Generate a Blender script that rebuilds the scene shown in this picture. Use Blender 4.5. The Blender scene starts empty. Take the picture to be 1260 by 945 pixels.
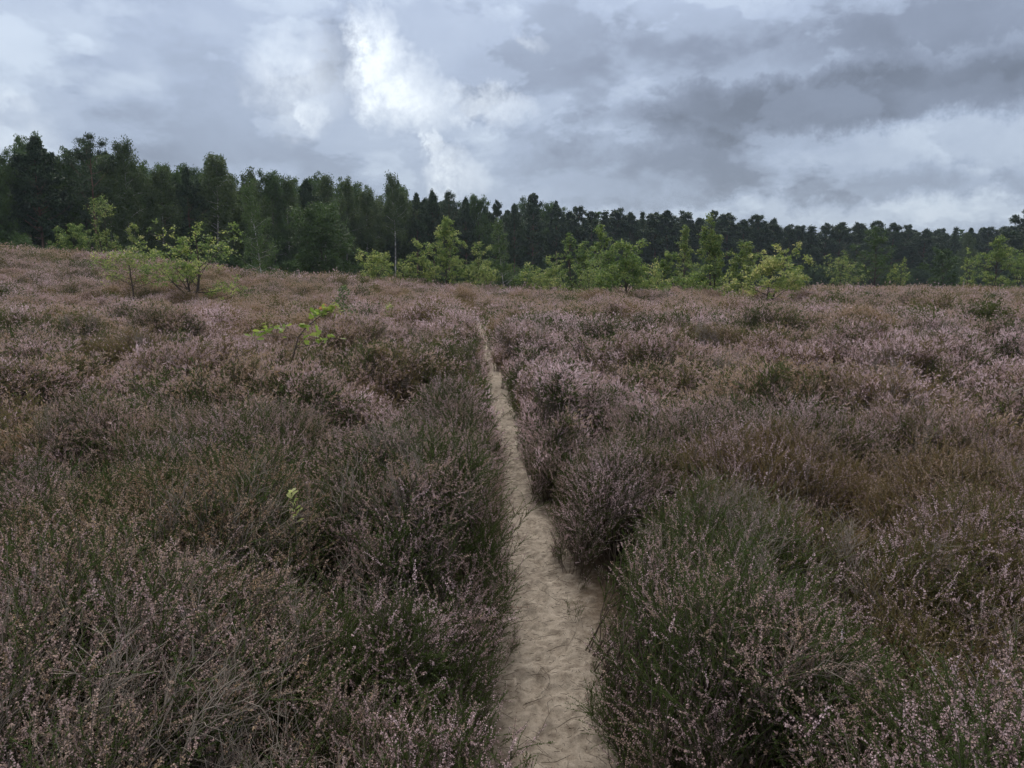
import bpy, math
import numpy as np
from math import radians, sin, cos, pi

rng = np.random.default_rng(11)
C = bpy.context.scene.collection
SC = bpy.context.scene

# ------------------------------------------------------------------ camera geometry
F = 948.0                      # focal length in pixels of a 1260 wide picture
PITCH = radians(8.1)
CAMZ = 1.57

def ray(px, py):
    u = (px - 630.0) / F; v = (472.5 - py) / F
    d = np.array([u, cos(PITCH) + sin(PITCH) * v, -sin(PITCH) + cos(PITCH) * v])
    return d / np.linalg.norm(d)

def sstep(a, b, x):
    t = np.clip((np.asarray(x, float) - a) / (b - a), 0, 1)
    return t * t * (3 - 2 * t)

# ------------------------------------------------------------------ noise
_tab = np.random.default_rng(5).random((256, 256))
def vnoise(x, y):
    xi = np.floor(x).astype(int); yi = np.floor(y).astype(int)
    fx = x - xi; fy = y - yi
    fx = fx * fx * (3 - 2 * fx); fy = fy * fy * (3 - 2 * fy)
    g = lambda i, j: _tab[i & 255, j & 255]
    a = g(xi, yi); b = g(xi + 1, yi); c = g(xi, yi + 1); d = g(xi + 1, yi + 1)
    return (a * (1 - fx) + b * fx) * (1 - fy) + (c * (1 - fx) + d * fx) * fy

def fbm(x, y, oct=4, off=0.0):
    x = np.asarray(x, float) + 17.3 + off * 31.7; y = np.asarray(y, float) + 41.1 + off * 13.9
    s = 0; a = 0.5; n = 0
    for k in range(oct):
        s = s + a * vnoise(x, y); n += a
        x = x * 2.03 + 5.1; y = y * 2.01 + 9.7; a *= 0.5
    return s / n            # 0..1 mean .5

# ------------------------------------------------------------------ the sandy path line and the terrain
PY = np.array([-30, 0, 1.0, 2.25, 3.3, 4.3, 5.95, 8.0, 11.1, 14.4, 18, 22, 24, 26.5, 30, 36, 45])
PX = np.array([0.6, .21, .20, .175, .12, .07, .02, -.11, -.235, -.50, -.74, -.97, -1.08, -1.35, -2.3, -5, -10])
def path_x(y):
    return np.interp(y, PY, PX) + 0.02 * np.sin(np.asarray(y) * 1.9) + 0.012 * np.sin(np.asarray(y) * 4.3 + 1)
def path_half(y):
    y = np.asarray(y, float)
    return 0.092 - .018 * (1 - sstep(1.8, 2.8, y)) + 0.02 * np.sin(y * 2.7 + 1) + 0.03 * np.exp(-((y - 3.2) / 0.9) ** 2) - 0.06 * sstep(12.5, 14.5, y) * (1 - sstep(15.5, 16.5, y)) + .035 * sstep(17, 18.5, y)

RX = np.array([-60, -28, -19, -15, -10, -6.5, -4, 0, 12, 25, 60])
RZ = np.array([2.5, 2.25, 1.55, .95, .72, .45, .05, -.12, -.14, -.12, -.10])
def terrain(x, y):
    x = np.asarray(x, float); y = np.asarray(y, float)
    r = np.interp(x * 43 / np.maximum(y, 30), RX, RZ)
    up = sstep(20, 43, y)
    z = r * up
    z = z - 0.25 * np.exp(-((y - 27) / 6) ** 2) * sstep(-2, -9, x)
    z = z - (0.75 * r + 0.75) * sstep(50, 68, y)
    n = (fbm(x * .13, y * .13, 3) - .5) * .5 * sstep(4, 14, y) + (fbm(x * .5, y * .5, 3, 2) - .5) * .12
    m = sstep(0.3, 2.0, np.abs(x - path_x(y)))
    return z + n * m * 0.9

# ------------------------------------------------------------------ mesh accumulator (triangles only)
class Acc:
    def __init__(s): s.V = []; s.T = []; s.M = []; s.R = []; s.n = 0
    def add(s, V, T, mat=0, r=0.5):
        V = np.asarray(V, np.float32).reshape(-1, 3); T = np.asarray(T, np.int32).reshape(-1, 3)
        s.V.append(V); s.T.append(T + s.n); s.M.append(np.full(len(T), mat, np.int32))
        s.R.append(np.broadcast_to(np.asarray(r, np.float32), (len(V),)).copy()); s.n += len(V)
    def mesh(s, name, mats, smooth=False):
        V = np.concatenate(s.V); T = np.concatenate(s.T); M = np.concatenate(s.M); R = np.concatenate(s.R)
        me = bpy.data.meshes.new(name)
        me.vertices.add(len(V)); me.vertices.foreach_set('co', V.ravel())
        me.loops.add(len(T) * 3); me.loops.foreach_set('vertex_index', T.ravel())
        me.polygons.add(len(T)); me.polygons.foreach_set('loop_start', np.arange(0, len(T) * 3, 3, dtype=np.int32))
        me.polygons.foreach_set('material_index', M)
        if smooth: me.polygons.foreach_set('use_smooth', np.ones(len(T), bool))
        a = me.attributes.new('rnd', 'FLOAT', 'POINT'); a.data.foreach_set('value', R)
        for m in mats: me.materials.append(m)
        me.update(); me.validate()
        return me
    def obj(s, name, mats, parent=None, smooth=False, coll=None):
        o = bpy.data.objects.new(name, s.mesh(name, mats, smooth))
        (coll or C).objects.link(o)
        if parent: o.parent = parent
        return o

def unit(v):
    v = np.asarray(v, float)
    return v / np.maximum(np.linalg.norm(v, axis=-1, keepdims=True), 1e-9)

def tube(acc, P, R, n=5, mat=0, r=0.5):
    P = np.asarray(P, float); R = np.broadcast_to(np.asarray(R, float), (len(P),))
    d = unit(np.gradient(P, axis=0))
    ref = np.array([0.37, 0.91, 0.18]); a = unit(np.cross(d, ref)); b = np.cross(d, a)
    th = np.arange(n) * 2 * pi / n
    V = P[:, None] + R[:, None, None] * (a[:, None] * np.cos(th)[None, :, None] + b[:, None] * np.sin(th)[None, :, None])
    T = []
    for i in range(len(P) - 1):
        for j in range(n):
            k = (j + 1) % n
            p, q, s_, t = i * n + j, i * n + k, (i + 1) * n + j, (i + 1) * n + k
            T += [(p, q, t), (p, t, s_)]
    acc.add(V.reshape(-1, 3), T, mat, r)

DIAMOND = (np.array([[0, 0], [.5, .45], [0, 1], [-.5, .45]]), np.array([[0, 1, 2], [0, 2, 3]]))
HEX = (np.array([[0, 0], [.3, .25], [.42, .68], [0, 1], [-.42, .68], [-.3, .25]]), np.array([[0, 1, 5], [1, 2, 5], [2, 4, 5], [2, 3, 4]]))
_lob = [(.05, .0), (.10, .14), (.24, .24), (.17, .34), (.36, .48), (.24, .58), (.38, .74), (.2, .82), (.12, .96)]
_out = _lob + [(0, 1.02)] + [(-x, y) for x, y in reversed(_lob)]
LOBED = (np.array([(0, .5)] + _out), np.array([[0, i, i + 1] for i in range(1, len(_out))] + [[0, len(_out), 1]]))

def leaves(acc, P, A, N, L, W, tpl=DIAMOND, mat=0, r=0.5, fold=0.0):
    """P base points, A axes, N normals, L lengths, W widths"""
    t, tr = tpl; n = len(P)
    A = unit(A); B = unit(np.cross(A, N)); Nn = np.cross(B, A)
    L = np.broadcast_to(L, (n,)); W = np.broadcast_to(W, (n,))
    V = P[:, None] + A[:, None] * (t[None, :, 1, None] * L[:, None, None]) + B[:, None] * (t[None, :, 0, None] * W[:, None, None]) \
        + Nn[:, None] * (np.abs(t[None, :, 0, None]) * fold * W[:, None, None])
    T = (tr[None] + (np.arange(n) * len(t))[:, None, None]).reshape(-1, 3)
    acc.add(V.reshape(-1, 3), T, mat, np.repeat(np.broadcast_to(np.asarray(r, np.float32), (n,)), len(t)))

# ------------------------------------------------------------------ materials
def nt(name):
    m = bpy.data.materials.new(name); m.use_nodes = True
    t = m.node_tree; t.nodes.clear()
    o = t.nodes.new('ShaderNodeOutputMaterial')
    return m, t, o
def N(t, typ, **kw):
    n = t.nodes.new(typ)
    for k, v in kw.items(): setattr(n, k, v)
    return n
def ramp(t, fac, stops):
    r = N(t, 'ShaderNodeValToRGB'); e = r.color_ramp.elements
    e[0].position = stops[0][0]; e[0].color = (*stops[0][1], 1)
    e[1].position = stops[-1][0]; e[1].color = (*stops[-1][1], 1)
    for p, c in stops[1:-1]:
        x = e.new(p); x.color = (*c, 1)
    t.links.new(fac, r.inputs[0]); return r.outputs[0]
def mixc(t, f, a, b, mode='MIX'):
    m = N(t, 'ShaderNodeMix', data_type='RGBA', blend_type=mode)
    for sock, v in ((m.inputs[0], f), (m.inputs[6], a), (m.inputs[7], b)):
        if isinstance(v, bpy.types.NodeSocket): t.links.new(v, sock)
        elif isinstance(v, (int, float)): sock.default_value = v
        else: sock.default_value = (*v, 1)
    return m.outputs[2]
def math_(t, op, a, b=0.0, c=None, clamp=False):
    m = N(t, 'ShaderNodeMath', operation=op, use_clamp=clamp)
    for s_, v in zip(m.inputs, (a, b, c)):
        if v is None: continue
        if isinstance(v, bpy.types.NodeSocket): t.links.new(v, s_)
        else: s_.default_value = v
    return m.outputs[0]
def attr(t, name, typ='GEOMETRY'):
    a = N(t, 'ShaderNodeAttribute', attribute_type=typ, attribute_name=name); return a.outputs['Fac']

def leafy_surface(t, o, col, trans=0.35, rough=0.7, spec=0.25, tcol=None):
    d = N(t, 'ShaderNodeBsdfPrincipled'); d.inputs['Roughness'].default_value = rough
    d.inputs['Specular IOR Level'].default_value = spec
    t.links.new(col, d.inputs['Base Color'])
    tr = N(t, 'ShaderNodeBsdfTranslucent'); t.links.new(tcol if tcol is not None else col, tr.inputs['Color'])
    mx = N(t, 'ShaderNodeMixShader'); mx.inputs[0].default_value = trans
    t.links.new(d.outputs[0], mx.inputs[1]); t.links.new(tr.outputs[0], mx.inputs[2]); t.links.new(mx.outputs[0], o.inputs[0])

def heather_materials():
    # flower
    m1, t, o = nt('heather_flower')
    tone = attr(t, 'tone', 'INSTANCER'); r = attr(t, 'rnd')
    v = math_(t, 'ADD', math_(t, 'MULTIPLY', tone, .68), math_(t, 'MULTIPLY', r, .50), clamp=True)
    col = ramp(t, v, [(0.0, (.22, .125, .07)), (.22, (.42, .31, .20)), (.48, (.48, .36, .305)), (.72, (.46, .33, .335)), (1.0, (.76, .59, .63))])
    leafy_surface(t, o, col, .3, .8, .1)
    # leaf
    m2, t, o = nt('heather_leaf')
    g = attr(t, 'green', 'INSTANCER'); r = attr(t, 'rnd')
    v = math_(t, 'ADD', math_(t, 'MULTIPLY', g, .72), math_(t, 'MULTIPLY', r, .36), clamp=True)
    col = ramp(t, v, [(0.0, (.24, .165, .085)), (.35, (.18, .155, .068)), (.65, (.10, .122, .042)), (1.0, (.070, .105, .032))])
    leafy_surface(t, o, col, .3, .75, .15)
    # stem
    m3, t, o = nt('heather_stem')
    r = attr(t, 'rnd')
    col = ramp(t, r, [(0.0, (.075, .055, .045)), (.5, (.14, .115, .095)), (1.0, (.34, .30, .26))])
    leafy_surface(t, o, col, .0, .85, .15)
    return [m1, m2, m3]
HM = heather_materials()

def foliage_mat(name, stops, trans=.35, spec=.3, rough=.55):
    m, t, o = nt(name)
    r = attr(t, 'rnd')
    oi = N(t, 'ShaderNodeObjectInfo')
    v = math_(t, 'ADD', r, math_(t, 'MULTIPLY', math_(t, 'SUBTRACT', oi.outputs['Random'], .5), .3), clamp=True)
    col = ramp(t, v, stops)
    hs = N(t, 'ShaderNodeHueSaturation'); hs.inputs['Value'].default_value = 1.35
    t.links.new(col, hs.inputs['Color'])
    leafy_surface(t, o, col, trans, rough, spec, hs.outputs[0])
    return m
def bark_mat(name, a, b, scale=8, stretch=(1, 1, .15)):
    m, t, o = nt(name)
    tc = N(t, 'ShaderNodeTexCoord'); mp = N(t, 'ShaderNodeMapping'); mp.inputs['Scale'].default_value = stretch
    n = N(t, 'ShaderNodeTexNoise'); n.inputs['Scale'].default_value = scale; n.inputs['Detail'].default_value = 5
    t.links.new(tc.outputs['Object'], mp.inputs[0]); t.links.new(mp.outputs[0], n.inputs['Vector'])
    col = ramp(t, n.outputs['Fac'], [(.35, a), (.65, b)])
    d = N(t, 'ShaderNodeBsdfPrincipled'); d.inputs['Roughness'].default_value = .9
    t.links.new(col, d.inputs['Base Color'])
    bp = N(t, 'ShaderNodeBump'); bp.inputs['Strength'].default_value = .6; bp.inputs['Distance'].default_value = .02
    t.links.new(n.outputs['Fac'], bp.inputs['Height']); t.links.new(bp.outputs[0], d.inputs['Normal'])
    t.links.new(d.outputs[0], o.inputs[0]); return m

M_pine = foliage_mat('pine_needles', [(0, (.024, .048, .022)), (.6, (.036, .066, .028)), (1, (.062, .098, .040))], .12)
M_birch = foliage_mat('birch_leaves', [(0, (.045, .075, .028)), (.6, (.065, .10, .035)), (1, (.10, .135, .045))], .3)
M_broad = foliage_mat('broad_leaves', [(0, (.040, .075, .022)), (.6, (.055, .10, .028)), (1, (.08, .135, .035))], .3)
M_oak = foliage_mat('young_oak_leaves', [(0, (.065, .115, .033)), (.45, (.13, .20, .055)), (.75, (.24, .31, .09)), (1, (.42, .44, .15))], .45)
M_oaky = foliage_mat('yellowing_oak_leaves', [(0, (.08, .135, .04)), (.4, (.155, .22, .065)), (.75, (.29, .335, .11)), (1, (.50, .47, .20))], .45)
M_fresh = foliage_mat('fresh_oak_leaves', [(0, (.16, .24, .045)), (.6, (.26, .36, .07)), (.9, (.38, .42, .10)), (1, (.42, .20, .10))], .45)
M_greenb = foliage_mat('green_birch_leaves', [(0, (.055, .095, .035)), (.6, (.085, .135, .048)), (1, (.14, .20, .07))], .4)
M_pale = foliage_mat('pale_leaves', [(0, (.35, .42, .13)), (.6, (.48, .52, .22)), (1, (.58, .56, .34))], .45)
M_bark = bark_mat('dark_bark', (.045, .035, .028), (.10, .08, .065))
M_pbark = bark_mat('pine_bark', (.07, .045, .035), (.20, .11, .075))
M_bbark = bark_mat('birch_bark', (.12, .11, .10), (.55, .54, .51), 5, (1, 1, .8))

# ------------------------------------------------------------------ heather bushes: the canopy height
bx, by, bR, bH = [], [], [], []
sp = 0.80
for j in range(-3, int(50 / sp)):
    for i in range(int(-40 / sp), int(40 / sp) + 1):
        y = (j + rng.uniform(-.45, .45)) * sp; x = (i + .5 * (j & 1) + rng.uniform(-.45, .45)) * sp
        if abs(x) > .8 * max(y, 0) + 5: continue
        bx.append(x); by.append(y)
        R = rng.uniform(.32, .72); bR.append(R)
        bH.append((.20 + .66 * R) * rng.uniform(.60, 1.35) * (0.82 + .4 * fbm(x * .2, y * .2, 2, 3)))
# a few larger hummocks that the photo shows, by ground position: x, y, radius, height
for x, y, R, H in [(1.75, 4.7, .62, .60), (2.9, 6.2, .75, .66), (1.0, 5.6, .55, .52), (.72, 4.55, .42, .44), (2.1, 8.3, .8, .6), (4.4, 4.4, .7, .55),
                   (-1.7, 4.3, .6, .58), (-2.8, 5.3, .65, .6), (-.8, 3.5, .45, .5), (-1.7, 2.6, .5, .48), (-2.3, 3.4, .45, .5), (-.55, 5.6, .5, .5), (-.75, 8.3, .6, .55), (.95, 3.1, .6, .56),
                   (1.9, 2.8, .7, .55), (-.8, 2.2, .55, .46), (-1.15, 15.8, .75, .66), (.25, 17.5, .8, .66), (-1.9, 20.3, .9, .66), (-.1, 21.5, .8, .62), (-.95, 26.6, .9, .6)]:
    bx.append(x); by.append(y); bR.append(R); bH.append(H)
bx = np.array(bx); by = np.array(by); bR = np.array(bR); bH = np.array(bH)

class Grid:
    def __init__(s, x0, x1, y0, y1, d):
        s.x0, s.y0, s.d = x0, y0, d
        s.nx = int((x1 - x0) / d) + 1; s.ny = int((y1 - y0) / d) + 1
        s.X, s.Y = np.meshgrid(x0 + np.arange(s.nx) * d, y0 + np.arange(s.ny) * d)
        s.H = np.zeros_like(s.X); s.I = np.zeros(s.X.shape, int)
        wx = (fbm(s.X * 1.6, s.Y * 1.6, 3, 7) - .5) * .5; wy = (fbm(s.X * 1.6, s.Y * 1.6, 3, 8) - .5) * .5
        for bi, (x, y, R, H) in enumerate(zip(bx, by, bR, bH)):
            i0 = int((x - R - .3 - x0) / d); i1 = int((x + R + .3 - x0) / d) + 2
            j0 = int((y - R - .3 - y0) / d); j1 = int((y + R + .3 - y0) / d) + 2
            if i1 <= 0 or j1 <= 0 or i0 >= s.nx or j0 >= s.ny: continue
            q = (slice(max(j0, 0), j1), slice(max(i0, 0), i1))
            r2 = ((s.X[q] + wx[q] - x) ** 2 + (s.Y[q] + wy[q] - y) ** 2) / (R * R)
            h = H * np.sqrt(np.clip(1 - r2 ** 1.7, 0, 1))
            s.I[q] = np.where(h > s.H[q], bi + 1, s.I[q]); s.H[q] = np.maximum(s.H[q], h)
        s.H = np.maximum(s.H, .03 + .12 * fbm(s.X * 1.1, s.Y * 1.1, 3, 4))
        s.H += (fbm(s.X * 3.6, s.Y * 3.6, 3, 5) - .5) * .24
        e = np.abs(s.X - path_x(s.Y)) - path_half(s.Y)
        s.H *= sstep(-.03, .22, e) ** .7
    def inside(s, x, y):
        return (x > s.x0) & (y > s.y0) & (x < s.x0 + (s.nx - 2) * s.d) & (y < s.y0 + (s.ny - 2) * s.d)
    def at(s, x, y):
        fx = np.clip((x - s.x0) / s.d, 0, s.nx - 1.001); fy = np.clip((y - s.y0) / s.d, 0, s.ny - 1.001)
        i = fx.astype(int); j = fy.astype(int); fx = fx - i; fy = fy - j
        return (s.H[j, i] * (1 - fx) + s.H[j, i + 1] * fx) * (1 - fy) + (s.H[j + 1, i] * (1 - fx) + s.H[j + 1, i + 1] * fx) * fy
BV = np.random.default_rng(91).uniform(-1, 1, (len(bx) + 1, 3)); BV[0] = 0
GN = Grid(-14, 14, -2, 16, .05)
GM = Grid(-38, 38, -2, 48, .15)
def canopy(x, y):
    x = np.asarray(x, float); y = np.asarray(y, float)
    far = .42 + (fbm(x * .9, y * .9, 3, 6) - .5) * .5
    h = np.where(GM.inside(x, y), GM.at(x, y), far)
    return np.where(GN.inside(x, y), GN.at(x, y), h)
def bush_var(x, y):
    def look(g):
        i = np.clip(((x - g.x0) / g.d + .5).astype(int), 0, g.nx - 1); j = np.clip(((y - g.y0) / g.d + .5).astype(int), 0, g.ny - 1)
        return g.I[j, i]
    k = np.where(GN.inside(x, y), look(GN), np.where(GM.inside(x, y), look(GM), 0))
    return BV[k]
def canopy_normal(x, y, e=.08):
    f = lambda a, b: canopy(a, b) + terrain(a, b)
    gx = (f(x + e, y) - f(x - e, y)) / (2 * e); gy = (f(x, y + e) - f(x, y - e)) / (2 * e)
    return unit(np.stack([-gx, -gy, np.ones_like(gx)], -1))

CAM = np.array([0.0, 0.0, CAMZ + float(terrain(0.2, 0.0))])
def hit(px, py, off=.42):
    """distance Y at which the sight line through a pixel meets the top of the heather"""
    d = ray(px, py)
    for Y in np.arange(1.2, 70, .1):
        p = CAM + d * (Y / d[1])
        if p[2] < float(terrain(p[0], p[1])) + off: return Y
    return 60.0
def hitc(px, py):
    """the same, against the true bush surface"""
    d = ray(px, py)
    for Y in np.arange(1.2, 30, .02):
        p = CAM + d * (Y / d[1])
        if p[2] < float(terrain(p[0], p[1])) + float(canopy(p[0], p[1])) + .02: return Y
    return 30.0
def at(px, Y, base_py=None):
    x = (px - 630.0) / F * Y * 1.0
    # depth along the axis is slightly different from Y: use the true ray at the horizon
    d = ray(px, 338.0); x = d[0] / d[1] * Y
    return x, Y
def z_of(px, py, Y):
    d = ray(px, py); return CAM[2] + d[2] * Y / d[1]

# ------------------------------------------------------------------ heather tuft prototypes
protos = bpy.data.collections.new('heather_tufts')
def rand_perp(d, r):
    v = r.normal(size=d.shape); return unit(np.cross(d, v))
def shoot(acc, p0, d, L, r, fl, size=1.0, lod=0):
    """one upright heather shoot; fl = share of its length in flower"""
    d = unit(d); side = unit(np.cross(d, r.normal(size=3)))
    n = 5; s = np.linspace(0, 1, n)
    P = p0 + d * (s * L)[:, None] + side * ((s ** 2) * L * r.uniform(.1, .6))[:, None] + np.array([0, 0, 1]) * ((s ** 2) * L * r.uniform(.0, .35))[:, None]
    def on(u):
        return np.stack([np.interp(u, s, P[:, k]) for k in range(3)], -1)
    shade = r.uniform(0, 1)
    if lod == 0:
        w = .0011 * size
        tube(acc, P, np.linspace(w, w * .5, n), 3, 2 if fl > .0 else 1, .45)
        m = int(L * (1 - fl) / .0024)
        if m > 0:
            u = r.uniform(0, 1 - fl, m); Q = on(u); o = rand_perp(np.broadcast_to(d, (m, 3)), r)
            leaves(acc, Q, o * .7 + d * .75, r.normal(size=(m, 3)), .0060 * size, .0027 * size, DIAMOND, 1, np.clip(shade + r.normal(0, .12, m), 0, 1))
        m = int(L * fl / .0017)
        if m > 0:
            u = r.uniform(1 - fl, 1.0, m); Q = on(u); o = rand_perp(np.broadcast_to(d, (m, 3)), r)
            ph = shade * .75 + .25 * u * r.random()
            leaves(acc, Q, o + d * r.uniform(-.1, .6, (m, 1)), r.normal(size=(m, 3)), .0044 * size * r.uniform(.7, 1.2, m), .0040 * size, HEX, 0,
                   np.clip(ph + r.normal(0, .13, m), 0, 1), fold=.5)
    else:
        k = 7 if lod == 1 else 3
        for part, mm, mat in ((0, int(k * (1 - fl) + .5), 1), (1, int(k * fl * 1.4 + .5), 0)):
            if mm < 1: continue
            u = r.uniform(0, 1 - fl, mm) if part == 0 else r.uniform(1 - fl, 1, mm)
            Q = on(u); o = rand_perp(np.broadcast_to(d, (mm, 3)), r)
            leaves(acc, Q, o * .6 + d, r.normal(size=(mm, 3)), size * L * .30, size * L * .085 if lod == 1 else size * L * .12, DIAMOND, mat,
                   np.clip(shade * .8 + r.normal(.1, .1, mm), 0, 1))
        if lod == 1: 
            leaves(acc, P[:1], unit(P[-1:] - P[:1]), r.normal(size=(1, 3)), L, .0030, DIAMOND, 2, .4)

def tuft(seed, lod, kind):
    """kind: 0 flowering, 1 mostly green, 2 bare grey twigs, 3 tall loose spray"""
    r = np.random.default_rng(seed); a = Acc()
    H = .33
    nst = {0: 6, 1: 5, 2: 12}[lod]
    spread = {0: .40, 1: .45, 2: .8}[lod]
    for k in range(nst):
        az = r.uniform(0, 2 * pi); tl = r.uniform(.05, 1) * spread
        d = unit(np.array([cos(az) * tl, sin(az) * tl, 1]))
        L = H * r.uniform(.78, 1.04) * (1.1 if kind == 3 else 1)
        s = np.linspace(0, 1, 6); sd = rand_perp(d, r)
        P = d * (s * L)[:, None] + sd * (np.sin(s * 3) * .022)[:, None] + rand_perp(d, r) * (np.sin(s * r.uniform(4, 9) + r.uniform(0, 6)) * .012)[:, None]
        P[:, :2] += r.normal(0, .012 if lod < 2 else .04, 2)
        if lod == 0: tube(a, P, np.linspace(.0022, .0010, 6), 4, 2, np.linspace(.0, .75, 6).repeat(4) * r.uniform(.6, 1.1) if kind != 2 else .85)
        elif lod == 1: tube(a, P, np.linspace(.003, .0015, 6), 3, 2, .5 if kind != 2 else .9)
        nsh = {0: 15, 1: 13, 2: 8}[lod]
        if kind == 3: nsh = int(nsh * .8)
        for q in range(nsh):
            u = r.uniform(.42, 1) if q else 1.0
            p = np.array([np.interp(u, s, P[:, c]) for c in range(3)])
            dd = unit(d * r.uniform(.6, 1.3) + rand_perp(d, r) * r.uniform(.3, 1.25) + np.array([0, 0, .15]))
            l = r.uniform(.035, .085) * (1.2 if u > .8 else 1)
            if lod == 2: l *= 1.5
            if kind == 2:
                s2 = np.linspace(0, 1, 4); sd2 = rand_perp(dd, r)
                PP = p + dd * (s2 * l * 1.2)[:, None] + sd2 * (s2 ** 2 * .035)[:, None] + rand_perp(dd, r) * (np.sin(s2 * 6) * .007)[:, None]
                tube(a, PP, np.linspace(.0012, .0005, 4) * (1 if lod == 0 else 1.8), 3, 2, r.uniform(.6, 1))
                if lod == 0 and r.random() < .6:
                    for z in range(2):
                        q0 = PP[r.integers(1, 3)]; d3 = unit(dd + rand_perp(dd, r) * .8)
                        tube(a, np.stack([q0, q0 + d3 * l * .5]), [.0007, .0004], 3, 2, r.uniform(.6, 1))
                continue
            if kind == 1: fl = 0 if r.random() < .8 else r.uniform(.2, .5)
            else: fl = (r.uniform(.35, .85) if u > .62 else r.uniform(0, .35)) if r.random() < (.68 if lod == 0 else .8) else 0
            shoot(a, p, dd, l, r, fl, 1.0, lod)
    return a
order = []
def addp(name, acc):
    o = acc.obj('%02d_%s' % (len(order), name), HM, coll=protos); order.append(name)
L0 = {0: [], 1: [], 2: [], 3: []}; L1 = {0: [], 1: [], 2: [], 3: []}; L2 = {0: [], 1: []}; 
for kind, cnt in ((0, 5), (1, 4), (2, 2), (3, 3)):
    for c in range(cnt):
        L0[kind].append(len(order)); addp('tuft_near', tuft(100 + 10 * kind + c, 0, kind))
for kind, cnt in ((0, 4), (1, 2), (2, 2), (3, 2)):
    for c in range(cnt):
        L1[kind].append(len(order)); addp('tuft_middle', tuft(200 + 10 * kind + c, 1, kind))
for kind, cnt in ((0, 4), (1, 2)):
    for c in range(cnt):
        L2[kind].append(len(order)); addp('tuft_far', tuft(300 + 10 * kind + c, 2, kind))

def scatter(y0, y1, dens, r, margin=2.0, slope=.74):
    A = 0; 
    xm = slope * y1 + margin
    n = int(dens * (y1 - y0) * 2 * xm)
    x = r.uniform(-xm, xm, n); y = r.uniform(y0, y1, n)
    k = np.abs(x) < slope * np.maximum(y, 0) + margin
    return x[k], y[k]

pts = {k: [] for k in ('co', 'rot', 'scl', 'idx', 'tone', 'green')}
def emit(x, y, Lset, size, r, lean=(.22, .06), jit=.42, sink=.0, mine=.015):
    h = canopy(x, y); g = terrain(x, y)
    e = np.abs(x - path_x(y)) - path_half(y)
    e = e + (fbm(y * 2.2 + 60 * (x > path_x(y)), y * 0 + 3.3, 3, 40) - .5) * .08
    keep = (h > .045) & (e > mine) & (r.random(len(x)) < .16 + .84 * sstep(.13, .36, h))
    dist = np.hypot(x, y)
    # thin the hollows between bushes
    x, y, h, g, e, dist = [q[keep] for q in (x, y, h, g, e, dist)]
    n = len(x)
    nm = canopy_normal(x, y)
    sl = np.linalg.norm(nm[:, :2], axis=1, keepdims=True)
    nh = nm.copy(); nh[:, :2] *= np.minimum(1, .62 / np.maximum(sl, 1e-3))
    wl = fbm(x * .35, y * .35, 2, 9)
    d = nh * .75 + np.array([0, 0, .75]) + np.stack([lean[0] * (wl * 2 - .2) + (fbm(x * 1.2, y * 1.2, 2, 30) - .5) * 1.3, lean[1] * wl + (fbm(x * 1.2, y * 1.2, 2, 31) - .5) * 1.3, 0 * wl], -1) + r.normal(0, jit, (n, 3)) * np.array([1, 1, .4])
    d[:, 2] += 1.1 * (1 - sstep(.08, .32, e))
    d = unit(d)
    s = np.clip(h / .36, .30, 1.15) * r.uniform(.82, 1.18, n)
    hl = .33 * s * size
    # origin below the canopy
    P = np.stack([x, y, g + h], -1) - d * (hl * r.uniform(.72, 1.08, n))[:, None]
    P[:, 2] = np.where((h < .2) | (e < .22), g - .03, np.maximum(P[:, 2], g - .02)) + sink
    # rotation matrix: Z axis = d, random spin
    sp_ = r.uniform(0, 2 * pi, n); ref = np.stack([np.cos(sp_), np.sin(sp_), np.zeros(n)], -1)
    X = unit(ref - d * np.sum(ref * d, 1, keepdims=True)); Y = np.cross(d, X)
    R00, R10, R20 = X.T; R21 = Y[:, 2]; R22 = d[:, 2]
    rot = np.stack([np.arctan2(R21, R22), np.arcsin(np.clip(-R20, -1, 1)), np.arctan2(R10, R00)], -1)
    # what grows where
    tone = fbm(x * .45, y * .45, 3, 11); tone = (tone - .5) * 2.1 + .5
    big = (fbm(x * .09, y * .09, 2, 12) - .5) * 1.4
    bv = bush_var(x, y)
    bush = (fbm(x * 1.3, y * 1.3, 2, 13) - .5) * 1.2
    tone = np.clip(tone * .5 + .20 + big * .45 + bush * .6 + .20 * sstep(2.2, 8, dist) - .13 * sstep(12, 26, dist) - .08 * (1 - sstep(3, 5, dist)) + r.normal(0, .14, n) + bv[:, 0] * .2, 0, 1)
    gr = (fbm(x * .6, y * .6, 3, 14) - .5) * 2.2 + .5 + .32 * (1 - sstep(2.5, 7, dist)) - .12 * sstep(8, 25, dist)
    green = np.clip(gr + r.normal(0, .12, n) + bv[:, 1] * .22, 0, 1)
    # kinds
    u = r.random(n)
    gpatch = fbm(x * .8, y * .8, 3, 15) + .05 * (1 - sstep(3, 7, dist)) 
    pg = np.clip(.14 + bv[:, 2] * .16 + (gpatch - .5) * 1.9 + .22 * sstep(.40, .25, h), .04, .8)
    dpatch = fbm(x * .9, y * .9, 2, 16)
    pd = np.clip(.05 + (dpatch - .60) * 1.8, .02, .4)
    kind = np.where(u < pg, 1, np.where(u < pg + pd, 2, np.where(u > .84, 3, 0)))
    kind = np.where((e < .35) & (kind >= 2), 0, kind)
    idx = np.zeros(n, int)
    for k in range(4):
        lst = Lset.get(k) or Lset[0]
        q = kind == k
        idx[q] = np.array(lst)[r.integers(0, len(lst), q.sum())]
    for k, v in (('co', P), ('rot', rot), ('scl', s * size), ('idx', idx), ('tone', tone), ('green', green)): pts[k].append(v)

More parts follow.
